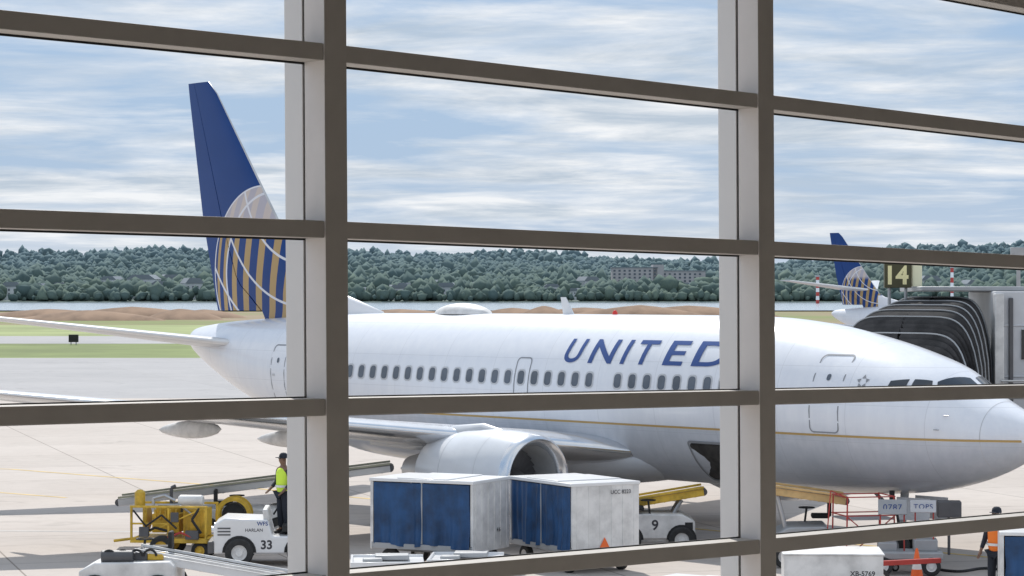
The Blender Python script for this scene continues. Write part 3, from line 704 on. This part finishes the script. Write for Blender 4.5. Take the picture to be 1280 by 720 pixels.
# ------------------------------------------------------------------ tug 33
t=T('baggage_tug','white airport tow tractor marked 33 with driver area behind hood','tow tractor',(-5.35,53.3,0),R(3))
b=MB(); b.prism([(-1.18,.28),(1.15,.28),(1.15,.66),(.1,.66),(.0,1.02),(-.95,1.06),(-1.18,.92)],-.66,.66); b.build('body',M['white'],t,bevel=.04)
b=MB(); b.prism([(-.10,1.0),(.05,1.0),(-.02,1.24),(-.12,1.24)],-.58,.58); b.build('dashboard',M['whitedirty'],t,bevel=.02)
for xx,zz_ in((-1.24,.42),(1.2,.42)): one('bumper','darkgrey',t,lambda b:b.box(xx,0,zz_,.13,1.34,.26),.02)
for yy in(-.45,.45): one('headlight','silver',t,lambda b:b.lathe([(0,.001),(0,.09),(.05,.09)],(-1.23,yy,.78),'x',16))
b=MB(); b.box(.55,0,.82,.5,1.0,.16); b.box(.86,0,1.05,.10,1.0,.45); b.build('seat',M['black'],t,bevel=.03)
b=MB(); b.tube((.08,.3,1.05),(.22,.3,1.28),.02); b.lathe([(-.012,.17),(.012,.17),(.012,.2),(-.012,.2),(-.012,.17)],(.22,.3,1.28),'z',20); b.build('steering_wheel',M['black'],t)
for xx in(-.62,.72):
    for yy in(-.62,.62): wheel(t,xx,yy,.31,.31,.24)
for xx in(-.62,.72):
    ring=[(xx+.37*math.cos(a),-.672,.31+.37*math.sin(a)) for a in np.linspace(0,math.pi,12)]
    b=MB(); b.add(ring,[tuple(range(12))]); b.build('wheel_arch',M['black'],t,smooth=False,recalc=False)
for q in range(3): one('vent_slot','darkgrey',t,lambda b:b.box(-.95,-.664,.70+.07*q,.28,.012,.03))
lettering('33',.20,(-.03,-.664,.48),(1,0,0),(0,0,1),M['ink'],t,.03)
lettering('HARLAN',.07,(-.30,-.664,.80),(1,0,0),(0,0,1),M['ink'],t,.01)
lettering('WFS',.09,(-.12,-.664,.94),(1,0,0),(0,0,1),M['inkblue'],t,.02)
# ------------------------------------------------------------------ yellow machine
t=T('ground_power_unit','yellow towable ground power machine with exposed engine and pipes','ground power unit',(-7.62,54.6,0),R(-6))
b=MB(); b.box(0,0,.42,1.75,1.15,.10)
for xx in(-.85,0,.85):
    for yy in(-.55,.55): b.bar((xx,yy,.45),(xx,yy,1.18),.05,.05)
for yy in(-.55,.55): b.bar((-.88,yy,1.18),(.88,yy,1.18),.05,.05); b.bar((-.88,yy,.8),(.2,yy,.8),.04,.04)
b.bar((-.85,-.57,.45),(0,-.57,.8),.03,.03); b.bar((.85,-.57,1.18),(0,-.57,.8),.03,.03)
b.build('frame',M['yellow'],t,bevel=.008)
b=MB(); b.box(-.15,0,.78,.62,.46,.42); b.box(-.15,.02,1.06,.5,.28,.16); b.lathe([(-.04,.001),(-.04,.27),(.04,.27),(.04,.001)],(-.62,0,.88),'x',18)
for q in range(5): b.box(-.38+.12*q,-.25,.98,.05,.06,.24)
b.build('engine_block',M['yellow'],t,bevel=.012)
b=MB(); b.box(.52,.05,.80,.5,.7,.62)
for q in range(6): b.box(.30+.09*q,-.31,.80,.03,.03,.55)
b.build('radiator',M['yellow'],t,bevel=.01)
one('tank','whitedirty',t,lambda b:b.lathe([(-.28,.001),(-.28,.10),(-.24,.13),(.24,.13),(.28,.10),(.28,.001)],(.45,-.28,1.30),'x',20))
one('tank','yellow',t,lambda b:b.lathe([(0,.001),(0,.12),(.30,.12),(.36,.05),(.36,.001)],(-.72,-.30,1.18),'z',16))
for pts,r_,mm_ in(([(-.4,-.35,1.1),(-.4,-.35,1.35),(-.15,-.35,1.42),(.1,-.35,1.3)],.035,'steel'),([(-.1,.1,1.1),(-.1,.1,1.55),(0,.1,1.6)],.04,'darkgrey'),([(.1,-.5,.6),(-.3,-.60,.72),(-.6,-.5,.55)],.03,'black'),([(.7,-.56,1.15),(.55,-.64,.9),(.75,-.6,.6)],.03,'black'),([(-.8,-.58,1.1),(-.5,-.62,.75),(-.15,-.6,1.0),(.2,-.62,.7)],.022,'black'),([(-.3,-.3,1.2),(.2,-.4,1.22),(.5,-.4,1.0)],.025,'steel'),([(0,-.62,.5),(.3,-.65,.62),(.6,-.62,.48)],.025,'red')):
    one('pipe',mm_,t,lambda b:b.pipe(pts,r_,8))
for q in((.55,-.60,.56,.30,.10,.2),(-.55,-.58,.62,.22,.1,.22),(0,.4,1.0,.4,.1,.4),(.15,-.60,.95,.18,.06,.22)): one('control_box','darkgrey',t,lambda b:b.box(*q),.01)
for yy in(-.58,.58): wheel(t,-.15,yy,.27,.27,.18,'yellow')
for yy in(-.45,.45): wheel(t,.7,yy,.2,.2,.14,'yellow')
b=MB(); b.pipe([(-.88,0,.42),(-1.4,0,.35)],.035); b.build('tow_bar',M['yellow'],t)
t=T('hose_reel','yellow hose reel with black hose standing behind tow tractor','hose reel',(wp(293,56.2),56.2,0),0)
for yy in(-.2,.2): one('reel_rim','yellow',t,lambda b:b.lathe([(-.03,.32),(.03,.32),(.03,.42),(-.03,.42),(-.03,.32)],(0,yy,.82),'y',28))
b=MB(); b.lathe([(-.17,.001),(-.17,.27),(.17,.27),(.17,.001)],(0,0,.82),'y',24); b.build('hose',M['black'],t)
b=MB(); b.box(0,0,.2,.9,.6,.36); b.build('base',M['darkgrey'],t,bevel=.02)
# ------------------------------------------------------------------ white cargo box
t=T('cargo_dolly_box','low white cargo box on dolly with stencilled code','cargo box',(6.25,47.3,0),R(-4))
b=MB(); b.box(0,0,.62,1.9,1.4,.56); b.box(0,0,.915,1.96,1.46,.03); b.build('box',M['whitedirty'],t,bevel=.02)
b=MB(); b.box(0,0,.3,1.8,1.2,.1); b.build('chassis',M['grey'],t,bevel=.01)
for xx in(-.6,.6):
    for yy in(-.5,.5): wheel(t,xx,yy,.19,.19,.12)
lettering('XB-5769',.10,(.55,-.704,.55),(1,0,0),(0,0,1),M['ink'],t,.02)
# ------------------------------------------------------------------ red maintenance stand
t=T('maintenance_stand','red tubular step stand with wheels beside the aircraft nose','step stand',(wp(1075,52.6),52.1,0),R(12))
b=MB()
for xx in(-.55,.55):
    for yy in(-.45,.45): b.pipe([(xx,yy,.12),(xx*(.95),yy,1.62)],.018,8)
for z in(.3,.75,1.2,1.6): b.pipe([(-.55,-.45,z),(.55,-.45,z),(.55,.45,z),(-.55,.45,z),(-.55,-.45,z)],.014)
b.pipe([(-.55,-.45,.3),(.55,-.45,1.2)],.013); b.pipe([(.55,-.45,.3),(-.55,-.45,1.2)],.013)
b.pipe([(-.55,-.45,1.6),(-.9,-.45,1.75),(-1.0,-.45,.6)],.013)
b.build('frame',M['red'],t)
b=MB(); b.box(0,0,1.12,1.1,.9,.03); b.box(-.35,-.1,.7,.4,.8,.03); b.build('platform',M['grey'],t)
for xx in(-.55,.55):
    for yy in(-.45,.45): wheel(t,xx,yy,.09,.09,.05)
t=T('service_cart','low grey ground service cart with blue lettered panels','service cart',(wp(1130,51.6),51.3,0),R(-6))
b=MB(); b.box(0,0,.42,1.5,.8,.16); b.box(.4,.1,.62,.5,.5,.26); b.box(-.4,.1,.58,.4,.5,.2); b.build('cabinet',M['grey'],t,bevel=.03)
one('panel','grey',t,lambda b:b.box(-.30,-.18,1.43,.60,.05,.32,0,Matrix.Rotation(R(-12),3,'X')),.01)
one('panel','bridge',t,lambda b:b.box(.34,-.18,1.45,.54,.05,.26,0,Matrix.Rotation(R(-12),3,'X')),.01)
for xx in(-.55,-.05,.18,.56): one('panel_post','red',t,lambda b:b.tube((xx,-.1,.5),(xx,-.1,1.32),.016))
lettering('0787',.13,(-.30,-.222,1.43),(1,0,0),(0,-.2,1),M['inkblue'],t,.0,space=1.1)
lettering('TOPS',.11,(.34,-.222,1.45),(1,0,0),(0,-.2,1),M['inkblue'],t,.0,space=1.12)
b=MB(); b.box(.90,.1,1.38,.50,.4,.34); b.bar((.9,.1,.4),(.9,.1,1.25),.06,.06); b.build('electrical_box',M['darkgrey'],t,bevel=.02)
for xx in(-.5,.5):
    for yy in(-.35,.35): wheel(t,xx,yy,.2,.2,.12)
t=T('power_cable','black power cable hanging from aircraft nose to ground','cable',(0,0,0))
p0=Vector((base-u3*3.55+Vector((-SU,-CU,0))*.75)); pts=[]
for q in np.linspace(0,1,16): pts.append((p0.x+.05*math.sin(q*6)+.5*q*q,p0.y-.3*q,1.62-1.6*q+.0))
for q in np.linspace(0,1,24): pts.append((p0.x+.5+1.6*q,p0.y-.3-1.2*math.sin(q*5)*.6-1.6*q,.03))
b=MB(); b.pipe(pts,.03,8); b.tube(pts[0],(pts[0][0],pts[0][1],pts[0][2]-.22),.06); b.build('cable',M['black'],t)
t=T('air_hose','red air hose lying coiled on the concrete','hose',(0,0,0))
pts=[(8.0+.9*math.cos(a)*(.5+a/14)+.12*a,48.9+.9*math.sin(a)*(.6+a/20),.04) for a in np.linspace(0,11,70)]
b=MB(); b.pipe(pts,.035,6); b.build('hose',M['red'],t)
t=T('ground_cable','black cable lying in loops beside orange cone','cable',(0,0,0))
pts=[(9.2+.7*math.cos(a)*(.6+a/16)+.05*a,49.3+1.0*math.sin(a*.8),.04) for a in np.linspace(0,12,70)]
b=MB(); b.pipe(pts,.035,6); b.build('cable',M['black'],t)
t=T('tow_bar','dark red tow bar with small wheels on concrete','tow bar',(wp(1120,49.5),49.2,0),R(10))
b=MB(); b.bar((-.9,0,.45),(.9,0,.5),.10,.10); b.bar((-.5,-.3,.3),(-.5,.3,.3),.06,.06); b.bar((-.5,0,.3),(-.5,0,.5),.06,.06); b.build('bar',M['red'],t,bevel=.01)
for yy in(-.3,.3): wheel(t,-.5,yy,.2,.2,.1)
t=T('traffic_cone','orange traffic cone with white collar on the apron','traffic cone',(wp(1146,50),50,0))
b=MB(); b.box(0,0,.02,.38,.38,.04); b.lathe([(.04,.14),(.25,.105),(.25,.105),(.45,.068),(.45,.068),(.66,.03),(.68,.02),(.68,.001)],(0,0,0),'z',20,mf=lambda j,i:1 if j==2 else 0); b.build('cone',[M['cone'],M['reflect']],t,ang=50)
# ------------------------------------------------------------------ people
def skinmesh(name,J_,E_,mats,parent,root=0,sub=2):
    me=bpy.data.meshes.new(name); me.from_pydata([j[0] for j in J_],E_,[]); me.materials.append(mats)
    o=bpy.data.objects.new(name,me); COL.objects.link(o); o.parent=parent
    s=o.modifiers.new('skin','SKIN'); s.use_smooth_shade=True
    sv=me.skin_vertices[0].data if me.skin_vertices else None
    if sv is None:
        bm=bmesh.new(); bm.from_mesh(me); bm.verts.layers.skin.verify(); bm.to_mesh(me); bm.free(); sv=me.skin_vertices[0].data
    for i,j in enumerate(J_):
        r=j[1]; sv[i].radius=r if isinstance(r,tuple) else (r,r); sv[i].use_root=(i==root)
    ss_=o.modifiers.new('sub','SUBSURF'); ss_.levels=sub; ss_.render_levels=sub
    return o
def person(loc,rz,label,vest,arms):
    t=T('person',label,'person',loc,rz)
    J_=[((0,0,.95),(.15,.11)),((0,.0,1.12),(.135,.10)),((0,.0,1.30),(.16,.115)),((0,.0,1.42),(.13,.09)),((0,-.005,1.50),.055),((0,-.015,1.57),(.07,.085)),((0,-.02,1.66),(.078,.098)),((0,-.015,1.73),(.05,.06)),((0,-.11,1.63),.016)]
    E_=[(0,1),(1,2),(2,3),(3,4),(4,5),(5,6),(6,7),(6,8)]
    for sg,(el,wr) in zip((-1,1),arms):
        i=len(J_); J_.append(((sg*.19,0,1.40),.062)); J_.append((el,.045)); J_.append((wr,.03))
        E_+= [(3,i),(i,i+1),(i+1,i+2)]
        e,w=Vector(el),Vector(wr); d=(w-e).normalized(); pm=w+d*.06; J_.append((tuple(pm),(.038,.022))); E_.append((i+2,i+3))
        side=d.cross(Vector((0,0,1))); side=Vector((0,1,0)) if side.length<.1 else side.normalized()
        for k,(o_,l_) in enumerate(((-.03,.07),(-.01,.08),(.01,.075),(.028,.06))):
            q=pm+d*.03+side*o_; j=len(J_); J_.append((tuple(q),.009)); J_.append((tuple(q+d*l_*.5+Vector((0,-.004,0))),.0085)); J_.append((tuple(q+d*l_*.85+Vector((0,-.02,-.01))),.007)); E_+= [(i+3,j),(j,j+1),(j+1,j+2)]
        j=len(J_); q=w+d*.02-side*.035; J_.append((tuple(q),.010)); J_.append((tuple(q+d*.045-side*.02),.009)); E_+= [(i+2,j),(j,j+1)]
    for sg in(-1,1):
        i=len(J_); J_+= [((sg*.09,0,.88),.095),((sg*.11,-.01,.50),.06),((sg*.12,.02,.10),.04),((sg*.125,-.12,.04),(.045,.03))]; E_+= [(0,i),(i,i+1),(i+1,i+2),(i+2,i+3)]
    skinmesh('body',J_,E_,M['skin'],t)
    V_=[((0,0,.84),(.20,.17)),((0,0,1.10),(.185,.165)),((0,0,1.30),(.205,.175)),((0,0,1.41),(.18,.14)),((0,-.0,1.47),(.09,.08))]
    v=skinmesh('vest',V_,[(0,1),(1,2),(2,3),(3,4)],vest,t)
    S_=[((0,0,1.40),(.09,.08))];Es=[]
    for sg,(el,wr) in zip((-1,1),arms):
        i=len(S_); w=Vector(el).lerp(Vector(wr),.85); S_+= [((sg*.18,0,1.40),.075),(el,.055),(tuple(w),.042)]; Es+= [(0,i),(i,i+1),(i+1,i+2)]
    skinmesh('shirt_sleeves',S_,Es,M['cloth'],t)
    b=MB(); b.lathe([(1.02,.200),(1.07,.198)],(0,0,0),'z',20)
    b.v=[(x_,y_*.88,z_) for x_,y_,z_ in b.v]; b.build('reflective_band',M['reflect'],v)
    P_=[((0,0,.95),(.165,.13))];E2=[]
    for sg in(-1,1):
        i=len(P_); P_+= [((sg*.09,0,.86),.112),((sg*.11,-.01,.50),.085),((sg*.12,.02,.11),.07)]; E2+= [(0,i),(i,i+1),(i+1,i+2)]
    skinmesh('trousers',P_,E2,M['cloth'],t)
    for sg in(-1,1):
        b=MB();rg=[]
        for q,w_,h_ in((.09,.04,.09),(.03,.052,.11),(-.06,.055,.08),(-.14,.05,.06),(-.18,.02,.04)): rg.append([(sg*.12+w_*math.cos(a),q,max(0,h_*.5+h_*.5*math.sin(a))) for a in np.linspace(0,2*math.pi,12,endpoint=False)])
        b.loft(rg); b.build('shoe',M['black'],t)
    b=MB(); b.lathe([(1.66,.098),(1.70,.098),(1.745,.085),(1.775,.05),(1.782,.001)],(0,-.005,0),'z',18); b.box(0,-.12,1.675,.13,.11,.012); b.build('cap',M['cloth'],t)
    for sg in(-1,1): one('eye','black',t,lambda b:b.lathe([(-.006,.001),(-.004,.009),(.004,.009),(.006,.001)],(sg*.032,-.112,1.655),'y',8))
    for sg in(-1,1): one('ear','skin',t,lambda b:b.box(sg*.088,-.01,1.63,.016,.035,.055),.006)
    return t
person((-5.04,53.35,.66),R(-50),'worker in yellow vest and cap standing on white tow tractor',M['hiviz'],
   (((-.28,.02,1.13),(-.25,-.18,.98)),((.28,.03,1.13),(.25,-.16,.97))))
person((wp(1246,47.3),47.3,0),R(-40),'worker in orange hi-viz vest standing beside covered cart',M['hivizo'],
   (((-.27,.02,1.13),(-.30,-.10,.90)),((.27,.0,1.13),(.28,-.18,.95))))

# ------------------------------------------------------------------ terminal and window wall
d3=Vector((.7126,.7015,0)); n3=Vector((-.7015,.7126,0)); W0=Vector((0,8,0))
def wpnt(t,o,z): return W0+d3*t+n3*o+Vector((0,0,z))
TB=T('terminal_building','airport terminal hall with taupe framed window wall','terminal building',(0,0,0))
def wbox(b,t0,t1,o0,o1,za0,za1,zb0,zb1,m=0,lean=0.):
    def P(t,o,z): return wpnt(t-lean*(z-H),o,z)
    vs=[P(t0,o0,za0),P(t0,o0,za1),P(t0,o1,za0),P(t0,o1,za1),P(t1,o0,zb0),P(t1,o0,zb1),P(t1,o1,zb0),P(t1,o1,zb1)]
    b.add(vs,[(0,1,3,2),(4,6,7,5),(0,4,5,1),(2,3,7,6),(0,2,6,4),(1,5,7,3)],m)
ms=[-7.0,-4.92,-2.84,-.758,1.3225,3.403,5.48,7.56]
Z0,Z1=4.33,8.7
def rz_(k,t):
    tab={1:(.753,.746,.712,.679),2:(.208,.200,.171,.137),3:(-.331,-.348,-.381,-.405),4:(-.88,-.892,-.93,-.95),0:(1.30,1.293,1.26,1.222)}
    if k in tab: a=tab[k]
    else: a=tuple(q+(.547*(-k)) for q in tab[0]) if k<0 else tuple(q-.547*(k-4) for q in tab[4])
    tt=[-1.967,-.759,1.322,3.004]
    if t<tt[0]: return a[0]-(t-tt[0])*.008
    if t>tt[-1]: return a[-1]-(t-tt[-1])*.019
    return float(np.interp(t,tt,a))
for i,tm in enumerate(ms):
    w2=.045
    b=MB(); wbox(b,tm-w2,tm+w2,0,.097,Z0,Z1,Z0,Z1,0,.0082); b.m[0]=1; b.m[1]=1
    o=b.build('window_mullion',[M['frame'],M['frameside']],TB,smooth=False,bevel=.002)
    b=MB(); wbox(b,tm-w2+.006,tm+w2-.006,.099,.106,Z0,Z1,Z0,Z1,0,.0082); b.build('gasket',M['black'],o,smooth=False)
    b=MB(); wbox(b,tm-w2+.001,tm+w2-.001,.108,.196,Z0-.02,Z1,Z0-.02,Z1,0,.0082); b.build('exterior_cap',M['cap'],o,smooth=False,bevel=.002)
for i in range(len(ms)-1):
    ta_,tb=ms[i]+.047,ms[i+1]-.047
    for k in range(-4,8):
        za,zb=H+rz_(k,ta_),H+rz_(k,tb)
        if za<Z0+.05 or za>Z1-.05: continue
        b=MB(); h=.0265
        wbox(b,ta_,tb,.004,.095,za-h,za+h,zb-h,zb+h,0,.0082)
        o=b.build('window_transom',M['frame'],TB,smooth=False,bevel=.002)
        b=MB(); wbox(b,ta_,tb,.097,.104,za-h-.006,za+h+.004,zb-h-.006,zb+h+.004,0,.0082); b.build('gasket',M['black'],o,smooth=False)
def quadbox(name,t0,t1,o0,o1,z0,z1,m):
    b=MB(); wbox(b,t0,t1,o0,o1,z0,z1,z0,z1); return b.build(name,m,TB,smooth=False)
quadbox('floor',-7.2,7.8,-14,.19,4.05,4.328,M['roomfloor'])
quadbox('ceiling',-7.2,7.8,-14,.6,8.702,9.0,M['room'])
quadbox('back_wall',-7.2,7.8,-14.2,-14.003,4.05,9.0,M['room'])
quadbox('side_wall',-7.5,-7.203,-14.2,.19,4.05,9.0,M['room'])
quadbox('side_wall',7.803,8.1,-14.2,.19,4.05,9.0,M['room'])
quadbox('lower_wall',-7.5,8.1,-14.2,.15,0,4.047,M['facade'])

# ------------------------------------------------------------------ light, world
SUNAZ=math.atan2(-.20,.98); EL=R(48)
to=Vector((math.sin(SUNAZ)*math.cos(EL),math.cos(SUNAZ)*math.cos(EL),math.sin(EL)))
sl=bpy.data.lights.new('sun','SUN'); sl.energy=3.9; sl.angle=R(.8); sl.color=(1,.96,.90)
so=bpy.data.objects.new('sun',sl); COL.objects.link(so); so.rotation_euler=to.to_track_quat('Z','Y').to_euler()
wd=bpy.data.worlds.new('World'); sc.world=wd; wd.use_nodes=True
class WX(NX):
    def __init__(s,w): s.N=w.node_tree.nodes; s.L=w.node_tree.links
x=WX(wd); bg=x.N['Background']
sky=x.N.new('ShaderNodeTexSky'); sky.sky_type='NISHITA'; sky.sun_disc=False; sky.sun_elevation=EL; sky.sun_rotation=SUNAZ
mul=x.N.new('ShaderNodeMix'); mul.data_type='RGBA'; mul.blend_type='MULTIPLY'; mul.inputs[0].default_value=1; mul.inputs[7].default_value=(.085,.085,.085,1)
x.L.new(sky.outputs[0],mul.inputs[6])
tc=x.N.new('ShaderNodeTexCoord').outputs['Generated']
sp_=x.N.new('ShaderNodeSeparateXYZ'); x.L.new(tc,sp_.inputs[0]); dx,dy,dz=sp_.outputs
zz=x.op('ADD',x.op('MAXIMUM',dz,0.),.082)
cb=x.N.new('ShaderNodeCombineXYZ'); x.L.new(x.op('MULTIPLY',x.op('DIVIDE',dx,zz),.8),cb.inputs[0]); x.L.new(x.op('DIVIDE',dy,zz),cb.inputs[1])
n1=x.noise(cb.outputs[0],1.25,9,.60,.35); n2=x.noise(cb.outputs[0],.45,3,.5)
mask=x.step(x.op('ADD',n1,x.op('MULTIPLY',x.op('SUBTRACT',n2,.5),.6)),.385,.585)
n3_=x.noise(cb.outputs[0],1.9,8,.62,.3)
cloud=x.mix(x.step(n3_,.38,.61),(.52,.60,.69),(.95,.96,.97))
blu=x.mix(.82,mul.outputs[2],(.36,.52,.76))
c=x.mix(x.op('MULTIPLY',mask,.92),blu,cloud)
hz=x.step(dz,.05,.0); c=x.mix(x.op('MULTIPLY',hz,.38),c,(.86,.90,.94))
x.L.new(c,bg.inputs['Color'])
x.L.new(x.op('ADD',1.0,x.op('MULTIPLY',x.step(dz,.14,.45),.08)),bg.inputs['Strength'])
# ------------------------------------------------------------------ camera
cam=bpy.data.cameras.new('camera'); co=bpy.data.objects.new('camera',cam); COL.objects.link(co)
cam.lens=85; cam.sensor_width=36; co.location=(0,0,H); co.rotation_euler=(R(90),0,0); cam.shift_y=.00625; cam.clip_end=12000; cam.clip_start=.1
sc.camera=co
sc.view_settings.view_transform='Standard'; sc.view_settings.look='None'; sc.view_settings.exposure=0; sc.view_settings.gamma=1
